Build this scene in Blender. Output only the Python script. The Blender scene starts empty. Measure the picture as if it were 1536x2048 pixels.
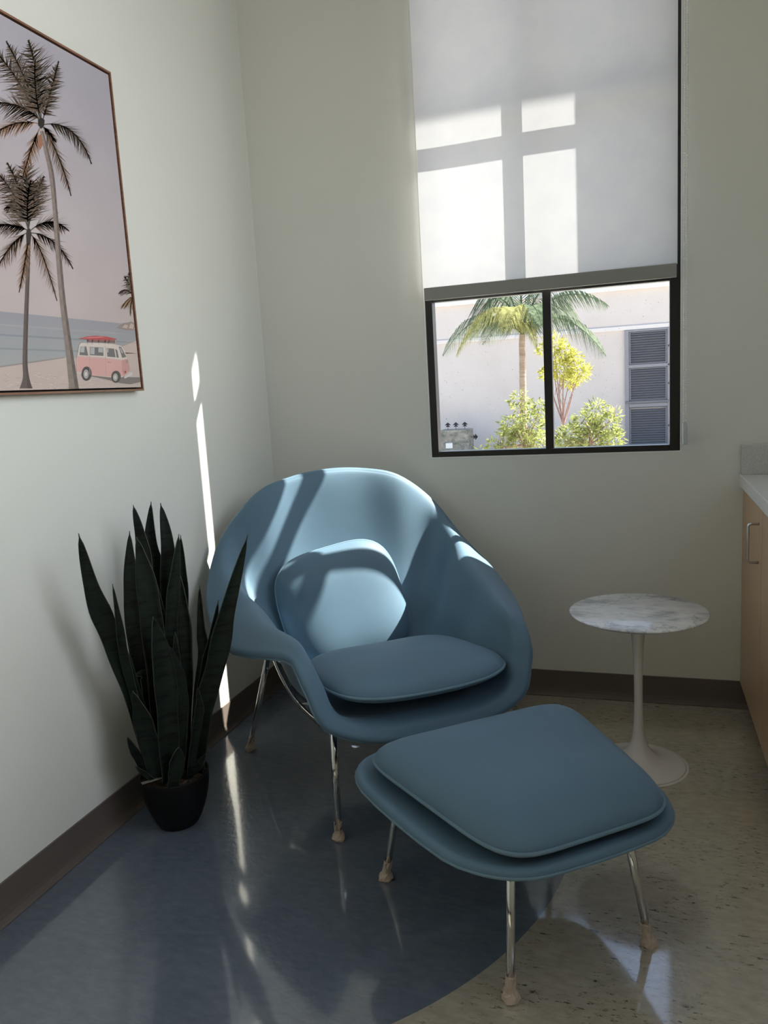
import bpy, bmesh, math, random
from mathutils import Vector, Matrix
SC = bpy.context.scene
COL = SC.collection
PI = math.pi

# ------------------------------------------------------------------ camera
CAM = Vector((1.4413, -2.8729, 1.2))
Rw = Matrix(((0.94888705, 0.00489381, 0.3155779), (0.31037369, 0.16701073, -0.93582882), (-0.05728466, 0.98594293, 0.15695541)))
FPX = 1543.0
cd = bpy.data.cameras.new('camera'); cam = bpy.data.objects.new('camera', cd); COL.objects.link(cam)
cd.sensor_fit = 'VERTICAL'; cd.sensor_height = 36.0; cd.lens = FPX / 2048 * 36.0
cd.clip_start = 0.02; cd.clip_end = 300
_q = Rw.to_quaternion(); Rw = _q.to_matrix()
cam.matrix_world = Matrix.Translation(CAM) @ Rw.to_4x4()
SC.camera = cam

# ------------------------------------------------------------------ light
SKY = 0.32
SUN = 21.0
FILL = 15.0
EXPO = 0.22
SC.view_settings.view_transform = 'Standard'; SC.view_settings.look = 'None'
SC.view_settings.gamma = 1.0; SC.view_settings.use_curve_mapping = False
SC.view_settings.exposure = EXPO
SUNDIR = Vector((-0.8096, -0.587, -0.98)).normalized()      # the way the light travels
w = bpy.data.worlds.new('world'); SC.world = w; w.use_nodes = True
nt = w.node_tree; bg = nt.nodes['Background']
sky = nt.nodes.new('ShaderNodeTexSky'); sky.sky_type = 'NISHITA'; sky.sun_disc = False
sky.sun_elevation = math.atan(0.98); sky.sun_rotation = math.atan2(.8096, .587)
sky.air_density = 1.0; sky.dust_density = 1.5
nt.links.new(sky.outputs[0], bg.inputs[0]); bg.inputs[1].default_value = SKY
sl = bpy.data.lights.new('sun', 'SUN'); sl.energy = SUN; sl.angle = math.radians(0.6); sl.color = (1.0, .95, .86)
so = bpy.data.objects.new('sun', sl); COL.objects.link(so)
so.rotation_euler = SUNDIR.to_track_quat('-Z', 'Y').to_euler(); so.location = (12, 8, 14)
# added fill lamp that brightens the room, set in a made-up right-wall window
al = bpy.data.lights.new('fill_lamp', 'AREA'); al.shape = 'RECTANGLE'; al.size = 1.5; al.size_y = 1.2
al.spread = math.radians(100); al.energy = FILL; al.color = (.93, .97, 1.0)
ao = bpy.data.objects.new('fill_lamp', al); COL.objects.link(ao)
ao.location = (2.40, -1.75, 1.95); ao.rotation_euler = Vector((-1, 0, 0)).to_track_quat('-Z', 'Z').to_euler()
SC.cycles.use_denoising = True
SC.cycles.max_bounces = 10; SC.cycles.diffuse_bounces = 6; SC.cycles.transparent_max_bounces = 12
SC.cycles.caustics_reflective = True; SC.cycles.sample_clamp_indirect = 8.0
SC.cycles.blur_glossy = 0.5

# ------------------------------------------------------------------ materials
def mat(name, col=(.8, .8, .8), rough=.5, metal=0.0, spec=.5, **kw):
    m = bpy.data.materials.new(name); m.use_nodes = True
    b = m.node_tree.nodes['Principled BSDF']
    b.inputs['Base Color'].default_value = (*col, 1); b.inputs['Roughness'].default_value = rough
    b.inputs['Metallic'].default_value = metal; b.inputs['Specular IOR Level'].default_value = spec
    for k, v in kw.items(): b.inputs[k.replace('_', ' ')].default_value = v
    return m
def N(m, t, **kw):
    n = m.node_tree.nodes.new(t)
    for k, v in kw.items(): setattr(n, k, v)
    return n
def LK(m, a, b): m.node_tree.links.new(a, b)
def BS(m): return m.node_tree.nodes['Principled BSDF']
def noise(m, scale, detail=3, rough=.5, coord='Object', stretch=None, rot=None):
    tc = N(m, 'ShaderNodeTexCoord'); mp = N(m, 'ShaderNodeMapping')
    if stretch: mp.inputs['Scale'].default_value = stretch
    if rot: mp.inputs['Rotation'].default_value = rot
    n = N(m, 'ShaderNodeTexNoise'); n.inputs['Scale'].default_value = scale; n.inputs['Detail'].default_value = detail
    n.inputs['Roughness'].default_value = rough
    LK(m, tc.outputs[coord], mp.inputs[0]); LK(m, mp.outputs[0], n.inputs['Vector'])
    return n
def ramp(m, src, stops):
    r = N(m, 'ShaderNodeValToRGB'); e = r.color_ramp.elements
    while len(e) < len(stops): e.new(.5)
    for i, (p, c) in enumerate(stops): e[i].position = p; e[i].color = (*c, 1) if len(c) == 3 else c
    LK(m, src, r.inputs[0]); return r
def mix(m, fac, a, b, mode='MIX'):
    x = N(m, 'ShaderNodeMix', data_type='RGBA', blend_type=mode)
    for i, v in ((0, fac), (6, a), (7, b)):
        if isinstance(v, (int, float)): x.inputs[i].default_value = v
        elif isinstance(v, tuple): x.inputs[i].default_value = (*v, 1)
        else: LK(m, v, x.inputs[i])
    return x.outputs[2]
def bump(m, src, strength=.2, dist=.01):
    b = N(m, 'ShaderNodeBump'); b.inputs['Strength'].default_value = strength; b.inputs['Distance'].default_value = dist
    LK(m, src, b.inputs['Height']); LK(m, b.outputs[0], BS(m).inputs['Normal']); return b

def wall_mat(name, col):
    m = mat(name, col, .75, spec=.25)
    n = noise(m, 160, 3); bump(m, n.outputs[0], .12, .002)
    return m
M_wall = wall_mat('wall_paint', (.685, .683, .635))
M_ceil = wall_mat('ceiling_paint', (.8, .8, .78))
M_ext = wall_mat('exterior_render', (.6, .57, .54))

# marmoleum: a blue disc let into a beige field
M_floor = mat('marbled_sheet_floor', rough=.16, spec=.5)
def _floor(m):
    b = BS(m)
    geo = N(m, 'ShaderNodeNewGeometry')
    d = N(m, 'ShaderNodeVectorMath', operation='DISTANCE'); d.inputs[1].default_value = (.339, -.978, 0)
    LK(m, geo.outputs['Position'], d.inputs[0])
    lt = N(m, 'ShaderNodeMath', operation='LESS_THAN'); lt.inputs[1].default_value = .93
    LK(m, d.outputs['Value'], lt.inputs[0])
    n1 = noise(m, 5, 6, .6); n2 = noise(m, 26, 6, .65, stretch=(1, 2.2, 1), rot=(0, 0, .3))
    n3 = noise(m, 40, 6, .8, stretch=(1, 3.0, 1), rot=(0, 0, .25)); n4 = noise(m, 9, 2)
    blue = ramp(m, n2.outputs[0], [(.3, (.098, .124, .170)), (.5, (.125, .155, .205)), (.7, (.155, .188, .24))])
    beige = ramp(m, n2.outputs[0], [(.28, (.30, .275, .225)), (.5, (.42, .385, .315)), (.72, (.53, .49, .40))])
    bl = mix(m, .35, blue.outputs[0], ramp(m, n1.outputs[0], [(.3, (.10, .13, .175)), (.7, (.17, .19, .235))]).outputs[0])
    be = mix(m, .35, beige.outputs[0], ramp(m, n1.outputs[0], [(.3, (.32, .31, .26)), (.7, (.52, .45, .35))]).outputs[0])
    fl = ramp(m, n3.outputs[0], [(.56, (0, 0, 0)), (.61, (1, 1, 1))])
    gate = ramp(m, n4.outputs[0], [(.42, (0, 0, 0)), (.55, (1, 1, 1))])
    fm = N(m, 'ShaderNodeMath', operation='MULTIPLY'); LK(m, fl.outputs[0], fm.inputs[0]); LK(m, gate.outputs[0], fm.inputs[1])
    be2 = mix(m, fm.outputs[0], be, (.06, .05, .035))
    fm2 = N(m, 'ShaderNodeMath', operation='MULTIPLY'); LK(m, fm.outputs[0], fm2.inputs[0]); fm2.inputs[1].default_value = .15
    bl2 = mix(m, fm2.outputs[0], bl, (.05, .06, .08))
    LK(m, mix(m, lt.outputs[0], be2, bl2), b.inputs['Base Color'])
    nb = noise(m, 75, 2, .5)
    bump(m, nb.outputs[0], .16, .004)
    b.inputs['Coat Weight'].default_value = 1.0; b.inputs['Coat Roughness'].default_value = .075; b.inputs['Coat IOR'].default_value = 1.8
_floor(M_floor)

M_base = mat('brown_vinyl', (.115, .092, .080), .42)
M_black = mat('black_aluminium', (.006, .006, .007), .35)
M_caulk = mat('white_caulk', (.8, .8, .78), .5)

def fabric(name, col, sc=900):
    m = mat(name, col, .62, spec=.35)
    n = noise(m, sc, 2); n2 = noise(m, 4, 3)
    c = ramp(m, n2.outputs[0], [(.3, tuple(x * .93 for x in col)), (.7, tuple(x * 1.07 for x in col))])
    LK(m, c.outputs[0], BS(m).inputs['Base Color'])
    bump(m, n.outputs[0], .10, .002)
    BS(m).inputs['Sheen Weight'].default_value = .15; BS(m).inputs['Sheen Roughness'].default_value = .4
    BS(m).inputs['Sheen Tint'].default_value = (.75, .85, 1, 1)
    return m
M_blue = fabric('blue_upholstery', (.095, .170, .240))
M_blue2 = fabric('blue_upholstery_piping', (.13, .22, .29))
M_chrome = mat('polished_chrome', (.62, .62, .62), .08, 1.0)
M_wrap = mat('beige_wrap', (.62, .50, .40), .55, Transmission_Weight=.15)
bump(M_wrap, noise(M_wrap, 120, 4).outputs[0], .8, .004)

M_shade = bpy.data.materials.new('roller_shade_fabric'); M_shade.use_nodes = True
def _shade(m):
    t = m.node_tree; t.nodes.clear()
    out = N(m, 'ShaderNodeOutputMaterial')
    tc = N(m, 'ShaderNodeTexCoord'); n = N(m, 'ShaderNodeTexNoise'); n.inputs['Scale'].default_value = 14; n.inputs['Detail'].default_value = 4
    LK(m, tc.outputs['Object'], n.inputs['Vector'])
    c = ramp(m, n.outputs[0], [(.35, (.735, .74, .79)), (.65, (.77, .775, .81))])
    d = N(m, 'ShaderNodeBsdfDiffuse'); tr = N(m, 'ShaderNodeBsdfTranslucent'); mx = N(m, 'ShaderNodeMixShader'); mx.inputs[0].default_value = .22
    LK(m, c.outputs[0], d.inputs[0]); LK(m, c.outputs[0], tr.inputs[0])
    LK(m, d.outputs[0], mx.inputs[1]); LK(m, tr.outputs[0], mx.inputs[2]); LK(m, mx.outputs[0], out.inputs[0])
_shade(M_shade)
M_hem = mat('shade_hem_fabric', (.26, .26, .24), .7)
M_plwhite = mat('white_plastic', (.8, .81, .82), .35)
M_steelbead = mat('steel_beads', (.75, .75, .74), .3, .3)

def glass_mat(name):
    m = bpy.data.materials.new(name); m.use_nodes = True; m.node_tree.nodes.clear()
    out = N(m, 'ShaderNodeOutputMaterial'); tr = N(m, 'ShaderNodeBsdfTransparent'); gl = N(m, 'ShaderNodeBsdfGlossy')
    df = N(m, 'ShaderNodeBsdfDiffuse'); df.inputs[0].default_value = (.8, .8, .8, 1)
    tr.inputs[0].default_value = (.97, .98, .97, 1); gl.inputs['Roughness'].default_value = .02
    fr = N(m, 'ShaderNodeFresnel'); fr.inputs[0].default_value = 1.35; mx = N(m, 'ShaderNodeMixShader'); m2 = N(m, 'ShaderNodeMixShader')
    tc = N(m, 'ShaderNodeTexCoord'); n = N(m, 'ShaderNodeTexNoise'); n.inputs['Scale'].default_value = 170; n.inputs['Detail'].default_value = 1
    LK(m, tc.outputs['Object'], n.inputs['Vector'])
    r = ramp(m, n.outputs[0], [(.74, (0, 0, 0)), (.78, (.35, .35, .35))])
    ge = N(m, 'ShaderNodeNewGeometry'); sb_ = N(m, 'ShaderNodeMath', operation='SUBTRACT'); sb_.inputs[0].default_value = 1; LK(m, ge.outputs['Backfacing'], sb_.inputs[1])
    mu = N(m, 'ShaderNodeMath', operation='MULTIPLY'); LK(m, fr.outputs[0], mu.inputs[0]); LK(m, sb_.outputs[0], mu.inputs[1])
    LK(m, mu.outputs[0], mx.inputs[0]); LK(m, tr.outputs[0], mx.inputs[1]); LK(m, gl.outputs[0], mx.inputs[2])
    LK(m, r.outputs[0], m2.inputs[0]); LK(m, mx.outputs[0], m2.inputs[1]); LK(m, df.outputs[0], m2.inputs[2]); LK(m, m2.outputs[0], out.inputs[0])
    return m
M_glass = glass_mat('dusty_window_glass')

M_marble = mat('white_marble', rough=.12)
def _marble(m):
    n = noise(m, 9, 8, .65, stretch=(1, 1.8, 1), rot=(0, 0, .5)); n2 = noise(m, 3.2, 5, .7, rot=(0, 0, 1.0))
    a = ramp(m, n.outputs[0], [(.36, (.42, .44, .47)), (.48, (.68, .69, .71)), (.6, (.78, .78, .79))])
    v = ramp(m, n2.outputs[0], [(.485, (1, 1, 1)), (.5, (.62, .64, .67)), (.515, (1, 1, 1))])
    LK(m, mix(m, .8, a.outputs[0], v.outputs[0], 'MULTIPLY'), BS(m).inputs['Base Color'])
_marble(M_marble)
M_tulip = mat('white_enamel', (.74, .71, .69), .22)

M_maple = mat('maple_veneer', rough=.35)
def _wood(m, a, b, sc, st):
    n = noise(m, sc, 5, .6, stretch=st)
    LK(m, ramp(m, n.outputs[0], [(.3, a), (.7, b)]).outputs[0], BS(m).inputs['Base Color'])
_wood(M_maple, (.44, .29, .17), (.53, .37, .23), 14, (6, 6, .35))
M_quartz = mat('speckled_quartz', rough=.22)
_wood(M_quartz, (.62, .62, .62), (.76, .76, .75), 220, (1, 1, 1))
M_quartz_shaded = mat('shaded_quartz_upstand', rough=.35)
_wood(M_quartz_shaded, (.42, .42, .41), (.60, .60, .58), 260, (1, 1, 1))  # same quartz made darker: the shadow on the upstand is in its colour
M_steel = mat('brushed_steel', (.55, .55, .56), .28, 1.0)
M_dark = mat('dark_gap', (.02, .018, .016), .8)
M_walnut = mat('walnut_frame', rough=.4); _wood(M_walnut, (.15, .065, .04), (.27, .135, .08), 30, (.4, .4, 4))
M_pot = mat('matte_black_pot', (.004, .004, .0045), .6, spec=.2)
M_soil = mat('bark_soil', rough=.9); _wood(M_soil, (.015, .010, .007), (.12, .075, .04), 90, (1, 1, 1))
bump(M_soil, noise(M_soil, 90, 4).outputs[0], 1.0, .02)
M_leaf = mat('dark_leaf', rough=.5, spec=.25)
def _leaf(m):
    n = noise(m, 34, 4, .7, stretch=(.4, .4, 2.4))
    c = ramp(m, n.outputs[0], [(.40, (.0012, .002, .0015)), (.48, (.006, .012, .008)), (.7, (.010, .018, .012))])
    LK(m, c.outputs[0], BS(m).inputs['Base Color'])
_leaf(M_leaf)
M_leafedge = mat('pale_leaf_margin', (.05, .055, .035), .5)

# ------------------------------------------------------------------ helpers
def tag(o, label=None, cat=None, group=None, kind=None):
    if label: o['label'] = label
    if cat: o['category'] = cat
    if group: o['group'] = group
    if kind: o['kind'] = kind
    return o
def empty(name, loc, label, cat, rz=0, group=None):
    o = bpy.data.objects.new(name, None); COL.objects.link(o); o.location = loc; o.rotation_euler = (0, 0, rz)
    o.empty_display_size = .05
    return tag(o, label, cat, group)
def obj(name, me, mats, parent=None, smooth=True, loc=None):
    if isinstance(me, bmesh.types.BMesh):
        b = me; me = bpy.data.meshes.new(name); b.to_mesh(me); b.free()
    if not isinstance(mats, (list, tuple)): mats = [mats]
    for m in mats: me.materials.append(m)
    if smooth:
        for p in me.polygons: p.use_smooth = True
    o = bpy.data.objects.new(name, me); COL.objects.link(o)
    if parent is not None: o.parent = parent
    if loc is not None: o.location = loc
    return o
def pyd(V, Fc, name='m'):
    me = bpy.data.meshes.new(name); me.from_pydata([tuple(v) for v in V], [], Fc); me.update(); return me
def box(bm, x0, x1, y0, y1, z0, z1, bev=0, seg=2):
    vs = [bm.verts.new((x, y, z)) for x in (x0, x1) for y in (y0, y1) for z in (z0, z1)]
    fs = [bm.faces.new([vs[i] for i in q]) for q in ((0, 1, 3, 2), (4, 6, 7, 5), (0, 4, 5, 1), (2, 3, 7, 6), (0, 2, 6, 4), (1, 5, 7, 3))]
    if bev:
        es = {e for f in fs for e in f.edges}
        bmesh.ops.bevel(bm, geom=list(es), offset=bev, segments=seg, affect='EDGES', profile=.5)
    return bm
def boxo(name, dims, m, parent=None, bev=0, smooth=False):
    bm = bmesh.new(); box(bm, *dims, bev=bev); return obj(name, bm, m, parent, smooth=smooth)
def catmull(P, n, closed=False):
    P = [Vector(p) for p in P]; out = []; k = len(P)
    rng = k if closed else k - 1
    for i in range(rng):
        if closed: p0, p1, p2, p3 = P[(i - 1) % k], P[i], P[(i + 1) % k], P[(i + 2) % k]
        else: p0, p1, p2, p3 = P[max(i - 1, 0)], P[i], P[i + 1], P[min(i + 2, k - 1)]
        for j in range(n):
            t = j / n
            out.append(.5 * ((2 * p1) + (p2 - p0) * t + (2 * p0 - 5 * p1 + 4 * p2 - p3) * t * t + (3 * p1 - p0 - 3 * p2 + p3) * t ** 3))
    if not closed: out.append(P[-1])
    return out
def tube(bm, P, r, seg=10, closed=False, cap=True, rad=None):
    P = [Vector(p) for p in P]; k = len(P); rings = []
    up = Vector((0, 0, 1)); prev = None
    for i in range(k):
        a = P[(i - 1) % k] if (closed or i > 0) else P[i]; b = P[(i + 1) % k] if (closed or i < k - 1) else P[i]
        t = (b - a).normalized()
        if prev is None:
            u = t.cross(up)
            if u.length < .05: u = t.cross(Vector((1, 0, 0)))
            u.normalize()
        else:
            u = (prev - t * prev.dot(t)).normalized()
        prev = u; v = t.cross(u)
        rr = rad[i] if rad else r
        rings.append([bm.verts.new(P[i] + (u * math.cos(2 * PI * j / seg) + v * math.sin(2 * PI * j / seg)) * rr) for j in range(seg)])
    for i in range(k if closed else k - 1):
        A, B = rings[i], rings[(i + 1) % k]
        off = 0
        if closed and i == k - 1:
            off = min(range(seg), key=lambda s: (A[0].co - B[s].co).length)
        for j in range(seg):
            bm.faces.new((A[j], A[(j + 1) % seg], B[(j + 1 + off) % seg], B[(j + off) % seg]))
    if cap and not closed:
        bm.faces.new(rings[0][::-1]); bm.faces.new(rings[-1])
    return bm
def lathe(bm, prof, seg=48, c=(0, 0, 0)):
    rings = []
    for r, z in prof:
        if r < 1e-6: rings.append([bm.verts.new((c[0], c[1], c[2] + z))])
        else: rings.append([bm.verts.new((c[0] + r * math.cos(2 * PI * j / seg), c[1] + r * math.sin(2 * PI * j / seg), c[2] + z)) for j in range(seg)])
    for A, B in zip(rings, rings[1:]):
        for j in range(seg):
            a = A[j % len(A)], A[(j + 1) % len(A)]; b = B[j % len(B)], B[(j + 1) % len(B)]
            f = [a[0], a[1], b[1], b[0]]
            f = [v for i, v in enumerate(f) if v not in f[:i]]
            if len(f) >= 3: bm.faces.new(f)
    return bm
def at_plane(u, v, axis, val):
    """where the sight line of pixel u,v meets the plane coordinate[axis]=val"""
    r = Rw @ Vector((u - 768, 1024 - v, -FPX)); t = (val - CAM[axis]) / r[axis]; return CAM + r * t

# ------------------------------------------------------------------ room
XR, YF, ZC = 2.375, -4.6, 3.05
WX0, WX1, WZ0, WZ1 = .676, 1.576, .926, 2.72
def struct(name, bm, m, smooth=False):
    return tag(obj(name, bm, m, smooth=smooth), kind='structure')
bm = bmesh.new(); box(bm, -.2, XR + .2, YF - .2, .2, -.12, 0); struct('floor', bm, M_floor)
bm = bmesh.new(); box(bm, -.2, XR + .2, YF - .2, .2, ZC, ZC + .15); struct('ceiling', bm, M_ceil)
bm = bmesh.new(); box(bm, -.2, 0, YF - .2, .2, 0, ZC); struct('wall_left', bm, M_wall)
bm = bmesh.new(); box(bm, 0, XR, YF - .2, YF, 0, ZC); struct('wall_front', bm, M_wall)
def holed(bm, a0, a1, z0, z1, h0, h1, hz0, hz1, t0, t1, ax, splay=0):
    """wall slab with one opening, as one closed mesh"""
    def V(a, z, t): return bm.verts.new((a, t, z) if ax == 'x' else (t, a, z))
    O = [(a0, z0), (a1, z0), (a1, z1), (a0, z1)]; H = [(h0, hz0), (h1, hz0), (h1, hz1), (h0, hz1)]
    L = {}
    for t in (t0, t1):
        L[t] = ([V(a, z, t) for a, z in O], [V(a - (splay if t == t1 and a == h0 else 0), z, t) for a, z in H])
        o, h = L[t]
        for i in range(4): bm.faces.new((o[i], o[(i + 1) % 4], h[(i + 1) % 4], h[i]))
    for k in (0, 1):
        A, B = L[t0][k], L[t1][k]
        for i in range(4): bm.faces.new((A[i], A[(i + 1) % 4], B[(i + 1) % 4], B[i]))
    bmesh.ops.recalc_face_normals(bm, faces=bm.faces)
bm = bmesh.new(); holed(bm, 0, XR, 0, ZC, WX0, WX1, WZ0, WZ1, 0, .2, 'x', .03); struct('wall_back', bm, M_wall)
bm = bmesh.new(); holed(bm, YF - .2, .2, 0, ZC, -2.5, -1.0, 1.35, 2.55, XR, XR + .2, 'y'); struct('wall_right', bm, M_wall)
# parapet and canopy over the window outside
bm = bmesh.new(); box(bm, -.2, XR + .2, .0, .2, ZC + .15, 4.0); box(bm, -.2, XR + .6, .2, .90, 3.70, 3.85); struct('trim_1', bm, M_ext)

def baseboard(name, a, b, nrm):
    a = Vector(a); b = Vector(b); n = Vector(nrm)
    prof = [(0, 0), (.016, 0), (.017, .003), (.012, .008), (.007, .016), (.004, .028), (.003, .05), (.003, .098), (0, .1)]
    V = []; Fc = []
    for P in (a, b):
        for d, z in prof: V.append(P + n * d + Vector((0, 0, z)))
    k = len(prof)
    for i in range(k): Fc.append((i, (i + 1) % k, k + (i + 1) % k, k + i))
    Fc.append(tuple(range(k))); Fc.append(tuple(range(2 * k - 1, k - 1, -1)))
    o = obj(name, pyd(V, Fc), M_base, smooth=False); tag(o, kind='structure')
baseboard('baseboard_left', (0, YF, 0), (0, 0, 0), (1, 0, 0))
baseboard('baseboard_back', (0, 0, 0), (1.845, 0, 0), (0, -1, 0))
baseboard('baseboard_front', (0, YF, 0), (XR, YF, 0), (0, 1, 0))

# window 1: black aluminium frame, one mullion, two transoms
win = empty('window_1', (0, 0, 0), None, None); win['kind'] = 'structure'
bm = bmesh.new()
y0, y1 = .004, .052
fx0, fx1, fz0, fz1 = WX0 + .004, WX1 - .003, WZ0 + .004, WZ1
box(bm, fx0, fx0 + .027, y0, y1, fz0, fz1, .002)
box(bm, fx1 - .034, fx1, y0, y1, fz0, fz1, .002)
box(bm, fx0 + .027, fx1 - .034, y0, y1, fz0, fz0 + .021, .002)
box(bm, fx0 + .027, fx1 - .034, y0, y1, fz1 - .03, fz1, .002)
obj('window_frame', bm, M_black, win, smooth=False)
bm = bmesh.new(); box(bm, 1.111, 1.141, .011, .042, fz0 + .021, fz1 - .03, .002); obj('mullion', bm, M_black, win, smooth=False)
gx = (fx0 + .027, 1.111, 1.141, fx1 - .034); gz = ((fz0 + .021, 1.508), (1.542, 2.103), (2.130, fz1 - .03))
for z0, z1 in ((1.508, 1.542), (2.103, 2.130)):
    for a, b in ((gx[0], gx[1]), (gx[2], gx[3])):
        bm = bmesh.new(); box(bm, a, b, .011, .042, z0, z1, .0015); obj('transom', bm, M_black, win, smooth=False)
for a, b in ((gx[0], gx[1]), (gx[2], gx[3])):
    for z0, z1 in gz:
        bm = bmesh.new(); box(bm, a, b, .026, .030, z0, z1); obj('window_pane', bm, M_glass, win, smooth=False)
# white sealant line round the frame
bm = bmesh.new()
for d in ((WX0, WX0 + .004, WZ0, WZ1), (WX1 - .003, WX1, WZ0, WZ1), (WX0 + .004, WX1 - .003, WZ0, WZ0 + .004)):
    box(bm, d[0], d[1], -.002, .03, d[2], d[3])
struct('trim_2', bm, M_caulk)
# made-up window in the right wall, out of frame, added for the fill lamp
w2 = empty('added_fill_window', (0, 0, 0), None, None); w2['kind'] = 'structure'
bm = bmesh.new()
for d in ((-2.5, -2.46, 1.35, 2.55), (-1.04, -1.0, 1.35, 2.55), (-2.46, -1.04, 1.35, 1.39), (-2.46, -1.04, 2.51, 2.55)):
    box(bm, XR + .05, XR + .1, d[0], d[1], d[2], d[3], .002)
obj('window_frame', bm, M_black, w2, smooth=False)
bm = bmesh.new(); box(bm, XR + .07, XR + .075, -2.46, -1.04, 1.39, 2.51); obj('window_pane', bm, M_glass, w2, smooth=False)

# ------------------------------------------------------------------ roller shade
sh = empty('roller_shade', (1.126, -.045, 2.8), 'white translucent roller shade half lowered over the black window', 'window shade')
def rel(o, par):
    """keep a mesh built in world coordinates where it is under its parent"""
    o.parent = par; o.matrix_parent_inverse = par.matrix_basis.inverted()
V = []; Fc = []; nx, nz = 14, 30
for j in range(nz + 1):
    for i in range(nx + 1):
        x = .690 + (1.561 - .690) * i / nx; z = 1.553 + (2.80 - 1.553) * j / nz
        V.append((x, -.045 + .0015 * math.sin(x * 9 + z * 2), z))
for j in range(nz):
    for i in range(nx):
        a = j * (nx + 1) + i; Fc.append((a, a + 1, a + nx + 2, a + nx + 1))
rel(obj('shade_fabric', pyd(V, Fc), M_shade), sh)
bm = bmesh.new(); box(bm, .693, 1.559, -.052, -.040, 1.511, 1.556, .003); hem = obj('hem_bar', bm, M_hem, smooth=False); rel(hem, sh)
for x in (.689, 1.5585):
    bm = bmesh.new(); box(bm, x, x + .005, -.053, -.039, 1.508, 1.557, .001)
    o = obj('hem_end_cap', bm, M_plwhite, smooth=False); o.parent = hem; o.matrix_parent_inverse = sh.matrix_basis.inverted()
bm = bmesh.new(); tube(bm, [(.690, -.069, 2.80), (1.561, -.069, 2.80)], .024, 24); rel(obj('roller_tube', bm, M_plwhite), sh)
for x in (.675, 1.562):
    bm = bmesh.new(); box(bm, x, x + .014, -.10, -.001, 2.76, 2.85, .003); rel(obj('bracket', bm, M_plwhite, smooth=False), sh)
ch = bmesh.new()
def bead(bm, c, r):
    ico = bmesh.ops.create_icosphere(bm, subdivisions=1, radius=r, matrix=Matrix.Translation(c))
zb = .985
for x, dy in ((1.5815, -.052), (1.5895, -.052)):
    z = zb
    while z < 2.79:
        bead(ch, (x, dy, z), .0029); z += .0066
for k in range(7):
    a = PI + PI * k / 6; bead(ch, (1.586 + .0045 * math.cos(a), -.052, zb + .0045 * math.sin(a)), .0029)
rel(obj('bead_chain', ch, M_steelbead), sh)
bm = bmesh.new(); box(bm, 1.578, 1.594, -.060, -.044, .955, 1.03, .004); box(bm, 1.583, 1.589, -.044, -.001, .97, .985, .001)
rel(obj('chain_tensioner', bm, mat('clear_plastic', (.7, .75, .78), .2, Transmission_Weight=.5), smooth=False), sh)

# ------------------------------------------------------------------ lounge chair
CO = Vector((.62364, -.63153, 0)); CTH = math.radians(-52)
chair = empty('lounge_chair', CO, 'blue upholstered shell lounge chair with flared arms and chrome legs', 'chair', CTH)
half = [  # rim, A, B, C  (x forward, y to the side, z)
 ((.476, 0, .300), (.455, 0, .325), (.38, 0, .322), (.25, 0, .305)),
 ((.466, .155, .303), (.445, .15, .328), (.37, .13, .325), (.25, .10, .305)),
 ((.455, .274, .352), (.430, .250, .366), (.36, .22, .335), (.24, .16, .305)),
 ((.432, .308, .431), (.400, .278, .438), (.33, .25, .37), (.21, .19, .308)),
 ((.405, .330, .490), (.368, .298, .500), (.29, .27, .41), (.17, .21, .308)),
 ((.329, .366, .522), (.285, .320, .540), (.215, .280, .455), (.12, .222, .308)),
 ((.100, .470, .503), (.088, .368, .556), (.078, .298, .465), (.05, .23, .305)),
 ((-.109, .500, .546), (-.085, .385, .592), (-.068, .300, .495), (-.03, .225, .303)),
 ((-.290, .478, .629), (-.250, .415, .645), (-.19, .32, .50), (-.09, .20, .303)),
 ((-.385, .401, .759), (-.360, .377, .722), (-.29, .31, .51), (-.15, .17, .31)),
 ((-.405, .272, .872), (-.390, .258, .820), (-.325, .215, .54), (-.19, .12, .312)),
 ((-.430, .140, .913), (-.415, .133, .862), (-.345, .105, .56), (-.22, .065, .315)),
 ((-.435, 0, .928), (-.418, 0, .875), (-.352, 0, .57), (-.225, 0, .315))]
dzv = [0, .004, .010, .020, .018, .008, -.008, -.020, -.020, -.020, -.008, -.004, 0]   # the shell sits a little askew
def shell_rings(half, center, dz=None):
    n = len(half); R = []
    idx = [(i, -1) for i in range(n)] + [(i, 1) for i in range(n - 2, 0, -1)]
    for k in range(4):
        ring = []
        for i, s in idx:
            x, y, z = half[i][k]; f = (1, .9, .5, 0)[k]; y *= (.975, .98, 1, 1)[k] if i > 4 else 1
            z -= .007 * max(0, i - 8) / 4 * f; x += (.020, .024, .020, 0)[k] * min(max(0, i - 8), 2) / 2
            ring.append(Vector((x, s * y, z + (dz[i] * (1 if s < 0 else -1) * f if dz else 0))))
        R.append(catmull(ring, 6, True))
    return R
R4 = shell_rings(half, None, dzv)
NT = len(R4[0]); cen = Vector((.08, 0, .288))
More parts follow.
